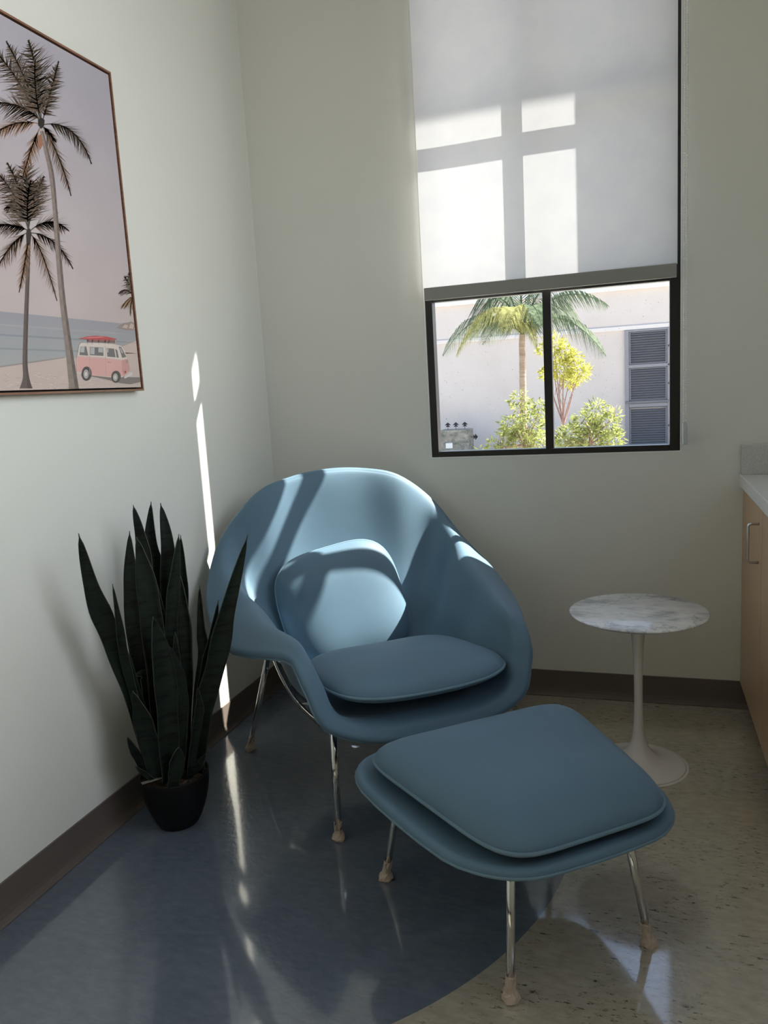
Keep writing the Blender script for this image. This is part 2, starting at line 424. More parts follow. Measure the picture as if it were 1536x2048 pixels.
def shell_mesh(R4, cen, thick, nr=7):
    NT = len(R4[0]); inner = []
    for j in range(NT):
        opp = R4[3][(j + NT // 2) % NT]
        P = [cen + (cen - R4[3][j]) * .0, R4[3][j], R4[2][j], R4[1][j], R4[0][j]]
        pts = catmull(P, nr)
        inner.append(pts)
    K = len(inner[0])
    # normals (facing the sitter)
    Nn = [[None] * K for _ in range(NT)]
    for j in range(NT):
        for k in range(K):
            a = inner[(j + 1) % NT][k] - inner[(j - 1) % NT][k]
            b = inner[j][min(k + 1, K - 1)] - inner[j][max(k - 1, 0)]
            nrm = a.cross(b)
            Nn[j][k] = nrm.normalized() if nrm.length > 1e-9 else Vector((0, 0, 1))
            if k == 0: Nn[j][k] = Vector((0, 0, 1))
    # orientation
    test = Nn[0][K // 2]
    if (cen + Vector((0, 0, .5)) - inner[0][K // 2]).dot(test) < 0:
        for j in range(NT):
            for k in range(1, K): Nn[j][k] = -Nn[j][k]
    bm = bmesh.new(); rings = []
    c0 = bm.verts.new(cen); rings.append([c0])
    for k in range(1, K): rings.append([bm.verts.new(inner[j][k]) for j in range(NT)])
    edge = []
    for s in range(1, 8):          # rounded rim
        a = PI * s / 8; ring = []
        for j in range(NT):
            P = inner[j][K - 1]; n = Nn[j][K - 1]; t = (inner[j][K - 1] - inner[j][K - 2]).normalized()
            ring.append(bm.verts.new(P - n * thick / 2 * (1 - math.cos(a)) + t * thick / 2 * math.sin(a)))
            if s == 5: edge.append(ring[-1].co.copy())
        rings.append(ring)
    for k in range(K - 1, 0, -1): rings.append([bm.verts.new(inner[j][k] - Nn[j][k] * thick) for j in range(NT)])
    rings.append([bm.verts.new(cen - Vector((0, 0, thick)))])
    for A, B in zip(rings, rings[1:]):
        for j in range(NT):
            f = [A[j % len(A)], A[(j + 1) % NT % len(A)], B[(j + 1) % NT % len(B)], B[j % len(B)]]
            f = [v for i, v in enumerate(f) if v not in f[:i]]
            if len(f) >= 3: bm.faces.new(f)
    bmesh.ops.recalc_face_normals(bm, faces=bm.faces)
    return bm, edge, inner, Nn
bm, edge, inner, Nn = shell_mesh(R4, cen, .028)
shell = obj('shell', bm, M_blue, chair)
bm = bmesh.new(); tube(bm, [p for i, p in enumerate(edge) if i % 2 == 0], .0032, 6, closed=True)
obj('piping', bm, M_blue2, shell)

def cushion(a, b, h_top, h_bot, n=3.2, seg=96, nr=14, warp=None, edge_r=.0045, taper=0, pw=2.2):
    """pillow body in its own plane: half sizes a (local x), b (local y); returns body bm, seam points"""
    def rim(t):
        c, s = math.cos(t), math.sin(t)
        x = a * math.copysign(abs(c) ** (2 / n), c); y = b * math.copysign(abs(s) ** (2 / n), s)
        y *= 1 + taper * x / a
        return x, y
    bm = bmesh.new(); rings = []
    def ptn(t, r, side):
        x, y = rim(t); x *= r; y *= r
        z = (h_top if side > 0 else -h_bot) * (1 - r ** pw) ** .5 * (1.0)
        p = Vector((x, y, z))
        return warp(p) if warp else p
    seq = [(i / nr) for i in range(nr + 1)]
    seq = [math.sin(s * PI / 2) for s in seq]
    for side, ss in ((1, seq), (-1, seq[::-1][1:])):
        for r in ss:
            if r < 1e-6: rings.append([bm.verts.new(ptn(0, 0, side))])
            else: rings.append([bm.verts.new(ptn(2 * PI * j / seg, r, side)) for j in range(seg)])
    for A, B in zip(rings, rings[1:]):
        for j in range(seg):
            f = [A[j % len(A)], A[(j + 1) % seg % len(A)], B[(j + 1) % seg % len(B)], B[j % len(B)]]
            f = [v for i, v in enumerate(f) if v not in f[:i]]
            if len(f) >= 3: bm.faces.new(f)
    bmesh.ops.recalc_face_normals(bm, faces=bm.faces)
    seam = [ptn(2 * PI * j / seg, 1, 1) for j in range(seg)]
    return bm, seam
def add_cushion(name, parent, Mx, a, b, ht, hb, **kw):
    bm, seam = cushion(a, b, ht, hb, **kw)
    bmesh.ops.transform(bm, matrix=Mx, verts=bm.verts)
    o = obj(name, bm, M_blue, parent)
    bm = bmesh.new(); tube(bm, [Mx @ s for s in seam], .0042, 8, closed=True)
    obj('piping', bm, M_blue2, o)
    return o
# seat cushion
def warp_seat(p):
    return Vector((p.x, p.y, p.z + .03 * (abs(p.y) / .25) ** 2 * .5 + .010 * math.sin(p.x * 6)))
add_cushion('seat_cushion', chair, Matrix.Translation((.200, .015, .374)) @ Matrix.Rotation(math.radians(-3.5), 4, 'Y'), .268, .262, .062, .045, n=3.8, warp=warp_seat, taper=.04)
# back pillow: its own x is up the back, y is sideways
up = Vector((-.30, 0, .95)).normalized(); side = Vector((0, 1, 0)); nrm = side.cross(up) * -1
ux = up.copy(); uy = side.copy(); uz = ux.cross(uy)
Mp = Matrix((ux, uy, uz)).transposed()
Mp = Mp @ Matrix.Rotation(math.radians(-9), 3, 'Z')
add_cushion('back_cushion', chair, Matrix.Translation((-.235, -.022, .462)) @ Mp.to_4x4(), .215, .222, .054, .060, n=3.6, pw=3.4)

# chrome under-frame and legs
def foot_cover(parent, p, d, seed, h=.048):
    random.seed(seed); bm = bmesh.new()
    rings = []; seg = 14
    prof = [(0, .0), (.016, 0), (.0185, .005), (.016, .012), (.0115, .019), (.0105, .030), (.0108, h), (.009, h + .001), (0, h + .001)]
    for r, z in prof:
        c = Vector(p) + Vector(d) * z
        if r == 0: rings.append([bm.verts.new(c)])
        else: rings.append([bm.verts.new(c + Vector((math.cos(2 * PI * j / seg), math.sin(2 * PI * j / seg), 0)) * r * random.uniform(.84, 1.16) + Vector((0, 0, random.uniform(-.0015, .0025) if z > .002 else 0))) for j in range(seg)])
    for A, B in zip(rings, rings[1:]):
        for j in range(seg):
            f = [A[j % len(A)], A[(j + 1) % seg % len(A)], B[(j + 1) % seg % len(B)], B[j % len(B)]]
            f = [v for i, v in enumerate(f) if v not in f[:i]]
            if len(f) >= 3: bm.faces.new(f)
    bmesh.ops.recalc_face_normals(bm, faces=bm.faces)
    o = obj('foot_cover', bm, M_wrap, parent, smooth=False); o['label'] = 'crumpled beige wrap round the foot'; return o
def leg(parent, foot, top, r=.0098, seed=1):
    foot = Vector(foot); top = Vector(top); d = (top - foot).normalized()
    bm = bmesh.new(); tube(bm, [foot + d * .004, foot.lerp(top, .5), top], r, 14)
    o = obj('leg', bm, M_chrome, parent)
    foot_cover(o, (foot.x, foot.y, 0), d / d.z, seed)
    return o
for s in (-1, 1):
    rod = [(.372, s * .250, .318), (.355, s * .250, .300), (.24, s * .252, .272), (.05, s * .268, .262), (-.09, s * .282, .298), (-.18, s * .288, .335), (-.235, s * .29, .355)]
    bm = bmesh.new(); tube(bm, catmull(rod, 10), .0085, 12); obj('side_rail', bm, M_chrome, chair)
    leg(chair, (.386, s * .258, 0), (.374, s * .25, .322), seed=3 + s)
    leg(chair, (-.261, s * .387, 0), (-.228, s * .296, .352), seed=8 + s)
for x, z in ((.06, .262), (-.16, .330)):
    bm = bmesh.new(); tube(bm, [(x, -.26 if x > 0 else -.285, z - .003), (x, -.1, z - .022 if x > 0 else z - .05), (x, .1, z - .022 if x > 0 else z - .05), (x, .26 if x > 0 else .285, z - .003)], .007, 10); obj('cross_rail', bm, M_chrome, chair)

# ------------------------------------------------------------------ ottoman
OU1 = Vector((.762, -.648, 0)); OTH = math.radians(-49.5)
OC = Vector((1.173, -1.246, 0))
ott = empty('ottoman', OC, 'low blue upholstered ottoman with loose top cushion on thin chrome legs', 'ottoman', OTH)
def super_ring(a, b, n, zf, seg=24):
    out = []
    for j in range(seg):
        t = 2 * PI * j / seg; c, s = math.cos(t), math.sin(t)
        x = a * math.copysign(abs(c) ** (2 / n), c); y = b * math.copysign(abs(s) ** (2 / n), s)
        y *= 1 - .19 * x / a; out.append(Vector((x + .008, y, zf(x, y))))
    return out
# local x runs from the left-hand edge to the near edge, local y towards the right
zf = lambda x, y: .290 + .32 * max(abs(y) - .12, 0) ** 1.6 + .30 * max(abs(x) - .13, 0) ** 1.4
Ro = [catmull(super_ring(a, b, n, zf), 4, True) for a, b, n in ((.288, .288, 3.8), (.262, .262, 3.6), (.18, .19, 3.0), (.09, .11, 2.4))]
bm, edge_o, _, _ = shell_mesh(Ro, Vector((0, 0, .290)), .026, 6)
osh = obj('shell', bm, M_blue, ott)
bm = bmesh.new(); tube(bm, [p for i, p in enumerate(edge_o) if i % 2 == 0], .0032, 6, closed=True); obj('piping', bm, M_blue2, osh)
def warp_ott(p):
    return Vector((p.x, p.y, p.z + .10 * max(abs(p.y) - .10, 0) ** 1.6))
add_cushion('seat_cushion', ott, Matrix.Translation((.026, .000, .334)), .264, .250, .070, .044, n=6.0, taper=-.19, warp=warp_ott, pw=2.6)
def to_ott(x, y):
    d = Vector((x, y, 0)) - OC; c, s = math.cos(-OTH), math.sin(-OTH); return (d.x * c - d.y * s, d.x * s + d.y * c)
for i, (x, y) in enumerate(((.834, -1.229), (1.193, -1.534), (1.454, -1.310), (1.210, -.909))):
    a, b = to_ott(x, y); leg(ott, (a, b, 0), (a * .84, b * .80, .292), .0090, 20 + i)

# ------------------------------------------------------------------ side table
TC = (1.432, -.50, 0)
tb = empty('side_table', TC, 'small round pedestal side table with white marble top beside the cabinet', 'side table')
bm = bmesh.new(); lathe(bm, [(0, .478), (.165, .478), (.190, .484), (.2015, .490), (.2025, .4925), (.200, .4945), (0, .4945)], 96); obj('table_top', bm, M_marble, tb)
prof = [(0, 0), (.137, 0), (.138, .002), (.134, .006), (.10, .013), (.066, .025), (.040, .045), (.024, .075), (.0165, .11), (.0135, .16), (.0125, .22), (.013, .28), (.0145, .34), (.018, .40), (.022, .44), (.0275, .468), (.030, .478), (0, .478)]
pp = catmull([(r, 0, z) for r, z in prof], 4)
bm = bmesh.new(); lathe(bm, [(max(p.x, 0) if i not in (0,) else 0, max(p.z, 0)) for i, p in enumerate(pp)], 64); obj('pedestal', bm, M_tulip, tb)

# ------------------------------------------------------------------ cabinet, worktop
cab = empty('base_cabinet', (1.775, 0, 0), 'light maple base cabinet with two flat doors against the window wall', 'cabinet')
bm = bmesh.new(); box(bm, .019, .59, -.90, -.003, .094, .803); box(bm, .075, .59, -.90, -.004, 0, .094); obj('body', bm, M_maple, cab, smooth=False)
for ya, yb, yh in ((-.451, -.002, -.392), (-.900, -.455, -.86)):
    bm = bmesh.new(); box(bm, 0, .018, ya, yb, .096, .797, .0012); d = obj('door', bm, M_maple, cab, smooth=False)
    # arched pull set well in from the meeting edge
    z0, z1 = .625, .742; xo = -.030
    y_h = yh
    pts = [(.0, y_h, z1), (xo + .008, y_h, z1), (xo + .002, y_h, z1 - .002), (xo, y_h, z1 - .010), (xo, y_h, z0 + .010), (xo + .002, y_h, z0 + .002), (xo + .008, y_h, z0), (.0, y_h, z0)]
    bm = bmesh.new(); tube(bm, pts, .0042, 10); obj('handle', bm, M_steel, d)
wt = empty('countertop', (1.763, 0, .803), 'white speckled quartz countertop with low upstand on the maple cabinet', 'countertop')
bm = bmesh.new(); box(bm, 0, .61, -.91, -.002, 0, .041, .003); obj('slab', bm, M_quartz, wt, smooth=False)
bm = bmesh.new(); box(bm, .004, .61, -.020, -.001, .041, .142, .0015); obj('upstand', bm, M_quartz_shaded, wt, smooth=False)

# ------------------------------------------------------------------ snake plant
PC = Vector((.170, -1.115, 0)); PN = Vector((.5875, -.8092, 0))
pl = empty('potted_snake_plant', PC, 'tall dark snake plant in a round black pot on the floor by the left wall', 'potted plant')
bm = bmesh.new()
lathe(bm, [(0, 0), (.050, 0), (.056, .003), (.066, .02), (.080, .055), (.090, .09), (.0955, .125), (.0965, .150), (.0965, .154), (.094, .156), (.0915, .154), (.090, .14), (.088, .12), (0, .12)], 56)
obj('pot', bm, M_pot, pl)
random.seed(5); bm = bmesh.new()
rings = [[bm.verts.new((0, 0, .147))]]
for k in range(1, 9):
    rings.append([bm.verts.new((k / 8 * .0905 * math.cos(2 * PI * j / 40), k / 8 * .0905 * math.sin(2 * PI * j / 40), .143 + random.uniform(-.004, .005))) for j in range(40)])
for A, B in zip(rings, rings[1:]):
    for j in range(40):
        f = [A[j % len(A)], A[(j + 1) % 40 % len(A)], B[(j + 1) % 40], B[j]]; f = [v for i, v in enumerate(f) if v not in f[:i]]
        bm.faces.new(f)
obj('soil', bm, M_soil, pl, smooth=False)
leaves = [  # path base..tip in the picture, greatest width, depth towards the viewer at base and tip
 ([(312, 1545), (262, 1380), (222, 1275), (185, 1180), (157, 1067)], 37, .02, .19),
 ([(322, 1545), (290, 1400), (272, 1270), (262, 1160), (259, 1062)], 33, .00, .05),
 ([(325, 1540), (305, 1300), (294, 1150), (281, 1070), (266, 1010)], 25, -.03, -.04),
 ([(335, 1545), (318, 1390), (304, 1251), (290, 1150), (273, 1074)], 41, .03, .05),
 ([(340, 1535), (330, 1300), (314, 1150), (301, 1080), (302, 1003)], 27, -.04, -.07),
 ([(345, 1535), (345, 1350), (340, 1200), (335, 1090), (321, 1006)], 32, -.02, -.03),
 ([(352, 1540), (345, 1380), (343, 1240), (350, 1150), (358, 1068)], 24, .01, .01),
 ([(362, 1535), (366, 1350), (367, 1220), (365, 1142), (361, 1070)], 19, -.05, -.06),
 ([(366, 1540), (372, 1400), (372, 1300), (366, 1215), (355, 1135)], 25, .00, .00),
 ([(385, 1540), (396, 1400), (406, 1305), (402, 1250), (399, 1170)], 19, -.02, -.02),
 ([(386, 1545), (398, 1414), (413, 1330), (424, 1280), (437, 1200)], 20, .01, .04),
 ([(390, 1545), (409, 1414), (433, 1323), (455, 1220), (496, 1069)], 38, .02, .10),
 ([(342, 1565), (337, 1480), (331, 1377), (320, 1300), (306, 1233)], 40, .07, .09),
 ([(318, 1558), (306, 1515), (295, 1475), (283, 1430), (265, 1382)], 35, .06, .09),
 ([(308, 1545), (276, 1420), (250, 1320), (239, 1251), (225, 1168)], 16, .02, .16),
 ([(356, 1555), (364, 1450), (362, 1385), (352, 1335), (337, 1290)], 24, .05, .06),
 ([(305, 1545), (270, 1400), (245, 1310), (229, 1258), (219, 1210)], 12, -.01, .12),
 ([(300, 1558), (286, 1535), (274, 1512), (263, 1492), (254, 1473)], 14, .03, .08),
 ([(374, 1556), (384, 1545), (394, 1533), (403, 1522), (413, 1506)], 15, .04, .06),
 ([(312, 1563), (300, 1556), (290, 1548), (280, 1541), (270, 1532)], 8, .06, .09),
 ([(380, 1555), (388, 1490), (396, 1440), (399, 1410), (395, 1375)], 17, .05, .05),
 ([(352, 1550), (353, 1440), (352, 1370), (352, 1310), (350, 1263)], 17, .03, .03),
 ([(338, 1545), (332, 1380), (328, 1280), (320, 1215), (311, 1160)], 16, .00, .01),
 ([(346, 1575), (350, 1550), (353, 1530), (355, 1512), (357, 1494)], 26, .085, .095),
 ([(330, 1550), (310, 1450), (298, 1390), (288, 1350), (268, 1352)], 22, .02, .05)]
def leaf_pt(u, v, d):
    while True:
        P0 = PC + PN * d; r = Rw @ Vector((u - 768, 1024 - v, -FPX)); t = (P0 - CAM).dot(PN) / r.dot(PN); p = CAM + r * t
        if p.x > .022 or d > .5: return p
        d += .01
random.seed(11)
for path, wpx, d0, d1 in leaves:
    k = len(path)
    ctr = catmull([Vector((u, v, d0 + (d1 - d0) * i / (k - 1))) for i, (u, v) in enumerate(path)], 8)
    n = len(ctr) - 1; P = [leaf_pt(c.x, c.y, c.z) for c in ctr]
    # keep roots inside the pot
    twist = random.uniform(-.35, .35); bm = bmesh.new(); rows = []; cross = 8
    for i, p in enumerate(P):
        t = i / n
        prof_w = (.74 + .26 * math.sin(min(t / .62, 1) * PI / 2)) if t < .62 else max(1 - ((t - .62) / .38) ** 1.45, .0)
        if t > .965: prof_w = max(prof_w * .5, .02)
        wob = 1 + .05 * math.sin(t * 23 + wpx)
        w_m = wpx / FPX * (p - CAM).length * .5 * prof_w * wob
        a = P[max(i - 1, 0)]; b = P[min(i + 1, n)]; T = (b - a).normalized()
        view = (CAM - p).normalized(); S = T.cross(view).normalized()
        ang = twist + .5 * (t - .5) * (1 if wpx % 2 else -1)
        S2 = (S * math.cos(ang) + view * math.sin(ang)); S2 = (S2 - T * S2.dot(T)).normalized(); Nm = S2.cross(T).normalized()
        S2 = S2 / max(math.cos(ang), .6)
        row = []
        for c in range(cross + 1):
            q = -1 + 2 * c / cross
            row.append(bm.verts.new(p + S2 * q * w_m + Nm * (.35 * w_m * (q * q - .5)) * (1 if Nm.dot(view) > 0 else -1)))
        rows.append(row)
    for A, B in zip(rows, rows[1:]):
        for c in range(cross):
            f = bm.faces.new((A[c], A[c + 1], B[c + 1], B[c]))
            if c in (0, cross - 1) and False: f.material_index = 1
    for v in bm.verts: v.co -= PC
    o = obj('leaf', bm, [M_leaf, M_leafedge], pl)
    so_ = o.modifiers.new('s', 'SOLIDIFY'); so_.thickness = .0022; so_.offset = 0; so_.material_offset_rim = 1
bm = bmesh.new()
a = leaf_pt(283, 1567, .075) - PC; b = leaf_pt(330, 1553, .055) - PC; a.z = max(a.z, .152); b.z = max(b.z, .156)
dd = (b - a).normalized(); sd = dd.cross(Vector((0, 0, 1))).normalized()
vs = []
for P_ in (a, b):
    for s_ in (-1, 1):
        for h in (-.001, .001): vs.append(bm.verts.new(P_ + sd * s_ * .0055 + Vector((0, 0, h))))
bmesh.ops.convex_hull(bm, input=bm.verts)
o = obj('plant_tag', bm, mat('pale_card', (.20, .18, .15), .6), pl, smooth=False)

# ------------------------------------------------------------------ framed beach print
PX = .033
def A(u, v):
    p = at_plane(u, v, 0, PX); return (p.y, p.z)
y_r, y_l, z_b, z_t = -.877, -1.60, 1.237, 2.122
pic = empty('framed_beach_print', (0, (y_r + y_l) / 2, z_b), 'large framed beach print with palms and a pink van on the left wall', 'picture')
bm = bmesh.new(); fw = .0055; fd = .036
box(bm, .001, fd, y_r - fw, y_r, z_b, z_t, .0006); box(bm, .001, fd, y_l, y_l + fw, z_b, z_t, .0006)
box(bm, .001, fd, y_l + fw, y_r - fw, z_b, z_b + fw, .0006); box(bm, .001, fd, y_l + fw, y_r - fw, z_t - fw, z_t, .0006)
rel(obj('frame', bm, M_walnut, smooth=False), pic)
bm = bmesh.new(); box(bm, .002, .012, y_l + fw, y_r - fw, z_b + fw, z_t - fw); rel(obj('backing', bm, M_dark, smooth=False), pic)
gap = .005
cy0, cy1, cz0, cz1 = y_l + fw + gap, y_r - fw - gap, z_b + fw + gap, z_t - fw - gap
# canvas print: one mesh, artwork as flat inlaid shapes with their own colours
PV, PF, PCc = [], [], []
layer = [0]
def clipp(poly):
    """clip an artwork polygon (y,z) to the canvas"""
    for ax, lim, sg in ((0, cy0, 1), (0, cy1, -1), (1, cz0, 1), (1, cz1, -1)):
        out = []
        for i in range(len(poly)):
            a, b = poly[i - 1], poly[i]; ia = (a[ax] - lim) * sg >= 0; ib = (b[ax] - lim) * sg >= 0
            if ia != ib:
                t = (lim - a[ax]) / (b[ax] - a[ax]); out.append((a[0] + (b[0] - a[0]) * t, a[1] + (b[1] - a[1]) * t))
            if ib: out.append(b)
        poly = out
        if len(poly) < 3: return []
    return poly
def shp(poly, col, px=True):
    if px: poly = [A(*p) for p in poly]
    poly = clipp(poly)
    if len(poly) < 3: return
    x = PX + layer[0] * 2.0e-5; s = len(PV)
    PV.extend((x, p[0], p[1]) for p in poly); PF.append(tuple(range(s, s + len(poly))))
    cols = [col(p) if callable(col) else col for p in poly]; PCc.append(cols)
def nxt(): layer[0] += 1
def lerp3(a, b, t): t = min(max(t, 0), 1); return tuple(a[i] + (b[i] - a[i]) * t for i in range(3))
skyc = lambda p: lerp3((.50, .42, .41), (.40, .37, .42), (p[1] - 1.45) / .6)
NG = 12
for i in range(NG):
    za, zb_ = cz0 + (cz1 - cz0) * i / NG, cz0 + (cz1 - cz0) * (i + 1) / NG
    shp([(cy0, za), (cy1, za), (cy1, zb_), (cy0, zb_)], skyc, False)
nxt()
hz = 1.4045
zL, zR_ = A(0, 621)[1], A(262, 650)[1]
hz = (zL + zR_) / 2
shz = A(60, 725)[1]
seac = lambda p: lerp3((.36, .365, .36), (.31, .30, .33), (p[1] - shz) / (hz - shz))
for i in range(6):
    za, zb_ = shz - .02 + (hz - shz + .02) * i / 6, shz - .02 + (hz - shz + .02) * (i + 1) / 6
    shp([(cy0, za), (cy1, za), (cy1, zb_), (cy0, zb_)], seac, False)
nxt()
for f, c in ((.28, (.27, .29, .30)), (.55, (.25, .27, .29)), (.75, (.36, .34, .36))):
    z_ = shz + (hz - shz) * f; shp([(cy0, z_), (cy1 - .1, z_ + .002), (cy1, z_), (cy1 - .1, z_ - .003), (cy0, z_ - .004)], c, False)
sand = (.54, .43, .39)
shp([(-180, 760), (0, 734), (70, 724), (129, 715), (160, 716), (205, 712), (247, 692), (273, 681), (285, 676), (300, 800), (-180, 800)], sand)
nxt()
shp([(-180, 761), (0, 735), (70, 725), (129, 716), (129, 714), (70, 722), (0, 732), (-180, 758)], (.30, .26, .24))
shp([(205, 712), (247, 692), (273, 681), (273, 680), (247, 690), (205, 710)], (.33, .30, .28))
random.seed(3)
for i in range(150):
    u = random.uniform(0, 280); v = random.uniform(745, 781); l = random.uniform(2, 7)
    shp([(u, v), (u + l, v - .5), (u + l * 1.6, v + .4), (u + l, v + 1)], random.choice([(.50, .38, .33), (.68, .55, .49), (.45, .34, .30)]))
# rocks
nxt(); shp([(232, 656), (240, 650), (247, 646), (255, 645), (262, 643), (268, 646), (276, 650), (280, 662), (250, 660)], (.30, .23, .21))
nxt()
for r in (((244, 655), (250, 649), (256, 651), (254, 657)), ((257, 656), (262, 646), (268, 650), (266, 658)), ((268, 658), (271, 650), (277, 653), (276, 660))): shp(r, (.52, .40, .35))
def arttrunk(pts, c1, c2):
    C = catmull([Vector(p) for p in pts], 10); nxt()
    for i in range(len(C) - 1):
        a, b = C[i], C[i + 1]
        shp([(a.x - a.z / 2, a.y), (a.x + a.z * .1, a.y), (b.x + b.z * .1, b.y), (b.x - b.z / 2, b.y)], lerp3(c1, c2, .12 * (i % 3)))
        shp([(a.x + a.z * .1, a.y), (a.x + a.z / 2, a.y), (b.x + b.z / 2, b.y), (b.x + b.z * .1, b.y)], lerp3(c2, c1, .10 * (i % 3)))
def artfrond(b, m, t, ll, col, n=60, grav=.55):
    b, m, t = Vector(b), Vector(m), Vector(t); pts = []
    for i in range(n + 1):
        s = i / n; pts.append((1 - s) ** 2 * b + 2 * s * (1 - s) * m + s * s * t)
    nxt()
    for i in range(n):
        a, c = pts[i], pts[i + 1]; T = (c - a).normalized(); Nn_ = Vector((-T.y, T.x)); w_ = 1.0
        shp([tuple(a + Nn_ * w_), tuple(c + Nn_ * w_), tuple(c - Nn_ * w_), tuple(a - Nn_ * w_)], col)
        s = i / n
        if s < .12: continue
        for sg in (-1, 1):
            L_ = 1.7 * ll * (math.sin(PI * min(s * .95 + .12, 1)) ** .6 + .12) * random.uniform(.6, 1.15)
            D = (T * random.uniform(.7, 1.1) + Nn_ * sg * random.uniform(.4, .95) + Vector((0, grav * random.uniform(.6, 1.4)))).normalized()
            tip = a + D * L_; bw = T * random.uniform(1.6, 2.6)
            cc = lerp3(col, (.42, .22, .14), random.uniform(0, .3) if col[0] < .1 else random.uniform(0, .5))
            shp([tuple(a - bw * .5), tuple(a + bw), tuple(tip)], cc)
dk = (.055, .05, .038); og = (.27, .15, .085); md = (.13, .095, .065)
# second palm (left)
arttrunk([(57, 462, 9), (56, 530, 8), (52, 640, 9), (50, 720, 10), (52, 755, 13), (52, 777, 26)], (.13, .098, .085), (.075, .056, .05))
for b, m, t, l, c in (((57, 462), (35, 380), (8, 420), 18, md), ((57, 462), (30, 445), (-12, 450), 20, dk), ((57, 465), (25, 475), (-8, 540), 22, md), ((57, 470), (52, 520), (38, 585), 14, og), ((60, 468), (80, 480), (114, 602), 20, md), ((60, 462), (100, 425), (138, 462), 18, dk), ((60, 466), (110, 465), (146, 538), 17, dk), ((57, 460), (40, 395), (-6, 345), 24, dk), ((57, 458), (50, 390), (14, 325), 20, dk), ((57, 458), (66, 395), (88, 352), 17, dk), ((57, 458), (58, 390), (48, 322), 28, dk), ((57, 458), (50, 400), (62, 360), 26, dk)):
    artfrond(b, m, t, l, c)
nxt(); shp([(52, 468), (54, 458), (60, 457), (63, 468), (61, 484), (57, 492), (53, 482)], (.035, .025, .02))
# tall palm
arttrunk([(83, 262, 7), (92, 300, 9), (103, 350, 10), (110, 420, 9.5), (116, 500, 11), (125, 600, 12), (138, 700, 14), (149, 785, 20)], (.27, .21, .185), (.12, .092, .08))
for b, m, t, l, c in (((82, 245), (55, 205), (-10, 205), 24, dk), ((80, 248), (30, 235), (-12, 268), 18, og), ((80, 255), (62, 290), (44, 360), 17, og), ((84, 252), (118, 300), (142, 392), 17, md), ((84, 250), (150, 235), (183, 328), 20, dk), ((84, 245), (100, 190), (117, 122), 15, dk), ((80, 243), (35, 150), (-8, 105), 24, dk), ((82, 243), (50, 150), (12, 82), 18, dk), ((82, 243), (80, 150), (56, 80), 26, dk), ((82, 243), (66, 180), (70, 120), 24, dk), ((84, 252), (100, 262), (112, 285), 9, md)):
    artfrond(b, m, t, l, c)
nxt(); shp([(76, 240), (82, 235), (89, 240), (88, 251), (82, 258), (76, 250)], (.018, .015, .012))
nxt(); shp([(76, 272), (82, 268), (85, 290), (80, 300), (75, 288)], (.32, .14, .09))
# small palm at right
for b, m, t, l, c in (((267, 592), (258, 565), (248, 552), 8, dk), ((267, 592), (262, 560), (257, 545), 9, dk), ((267, 592), (266, 565), (266, 545), 9, dk), ((267, 592), (250, 570), (237, 588), 8, dk), ((267, 592), (250, 600), (242, 618), 6, (.33, .21, .10)), ((267, 593), (258, 600), (248, 618), 5, (.30, .19, .10)), ((267, 593), (259, 605), (261, 632), 5, (.33, .21, .10)), ((267, 593), (267, 605), (266, 622), 5, (.22, .15, .09))):
    artfrond(b, m, t, l, c, 14)
# van
def vv(L_): return [(120 + x / 7.878, 540 + y / 7.878) for x, y in L_]
def ell(cx, cy, rx, ry, n=22): return vv([(cx + rx * math.cos(2 * PI * i / n), cy + ry * math.sin(2 * PI * i / n)) for i in range(n)])
pink = (.66, .36, .33); cream = (.66, .56, .50)
nxt(); shp(vv([(460, 1670), (560, 1690), (800, 1740), (930, 1780), (1110, 1800), (1290, 1760), (1290, 1690), (1100, 1690), (950, 1660), (500, 1640)]), (.20, .165, .15))
nxt(); shp(vv([(300, 1180), (330, 1150), (640, 1150), (860, 1170), (960, 1195), (1020, 1280), (1055, 1395), (1085, 1480), (1100, 1600), (980, 1690), (780, 1690), (480, 1660), (265, 1625), (255, 1400), (280, 1300)]), cream)
nxt(); shp(vv([(268, 1362), (440, 1375), (700, 1395), (960, 1422), (1058, 1400), (1085, 1480), (1098, 1590), (1000, 1672), (930, 1680), (780, 1680), (480, 1660), (265, 1620)]), pink)
nxt(); shp(vv([(968, 1422), (1058, 1400), (1085, 1480), (1098, 1590), (1000, 1672), (975, 1600)]), (.55, .29, .27))
nxt()
for q in (((320, 1205), (410, 1205), (440, 1350), (300, 1340)), ((470, 1212), (675, 1222), (682, 1355), (470, 1342)), ((728, 1230), (848, 1240), (872, 1377), (742, 1365)), ((866, 1240), (900, 1270), (922, 1382), (888, 1380)), ((920, 1205), (958, 1212), (1042, 1370), (975, 1385))): shp(vv(q), (.16, .15, .15))
nxt()
for q in (((325, 1210), (385, 1208), (378, 1300), (315, 1295)), ((478, 1220), (540, 1222), (540, 1330), (478, 1325)), ((600, 1225), (668, 1228), (672, 1300), (600, 1295)), ((935, 1225), (955, 1230), (990, 1310), (968, 1310)), ((735, 1235), (760, 1240), (758, 1300), (740, 1300))): shp(vv(q), (.42, .42, .42))
nxt()
for cx, cy, rx, ry in ((410, 1640, 66, 105), (872, 1690, 62, 88)):
    shp(ell(cx + 6, cy - 8, rx + 14, ry + 8), (.10, .08, .075)); nxt(); shp(ell(cx, cy, rx, ry), (.06, .055, .055)); nxt(); shp(ell(cx - 4, cy, rx * .62, ry * .68), (.50, .45, .42)); nxt(); shp(ell(cx - 4, cy, rx * .5, ry * .55), (.30, .27, .26)); nxt(); shp(ell(cx - 6, cy, rx * .34, ry * .38), (.60, .56, .52)); nxt()
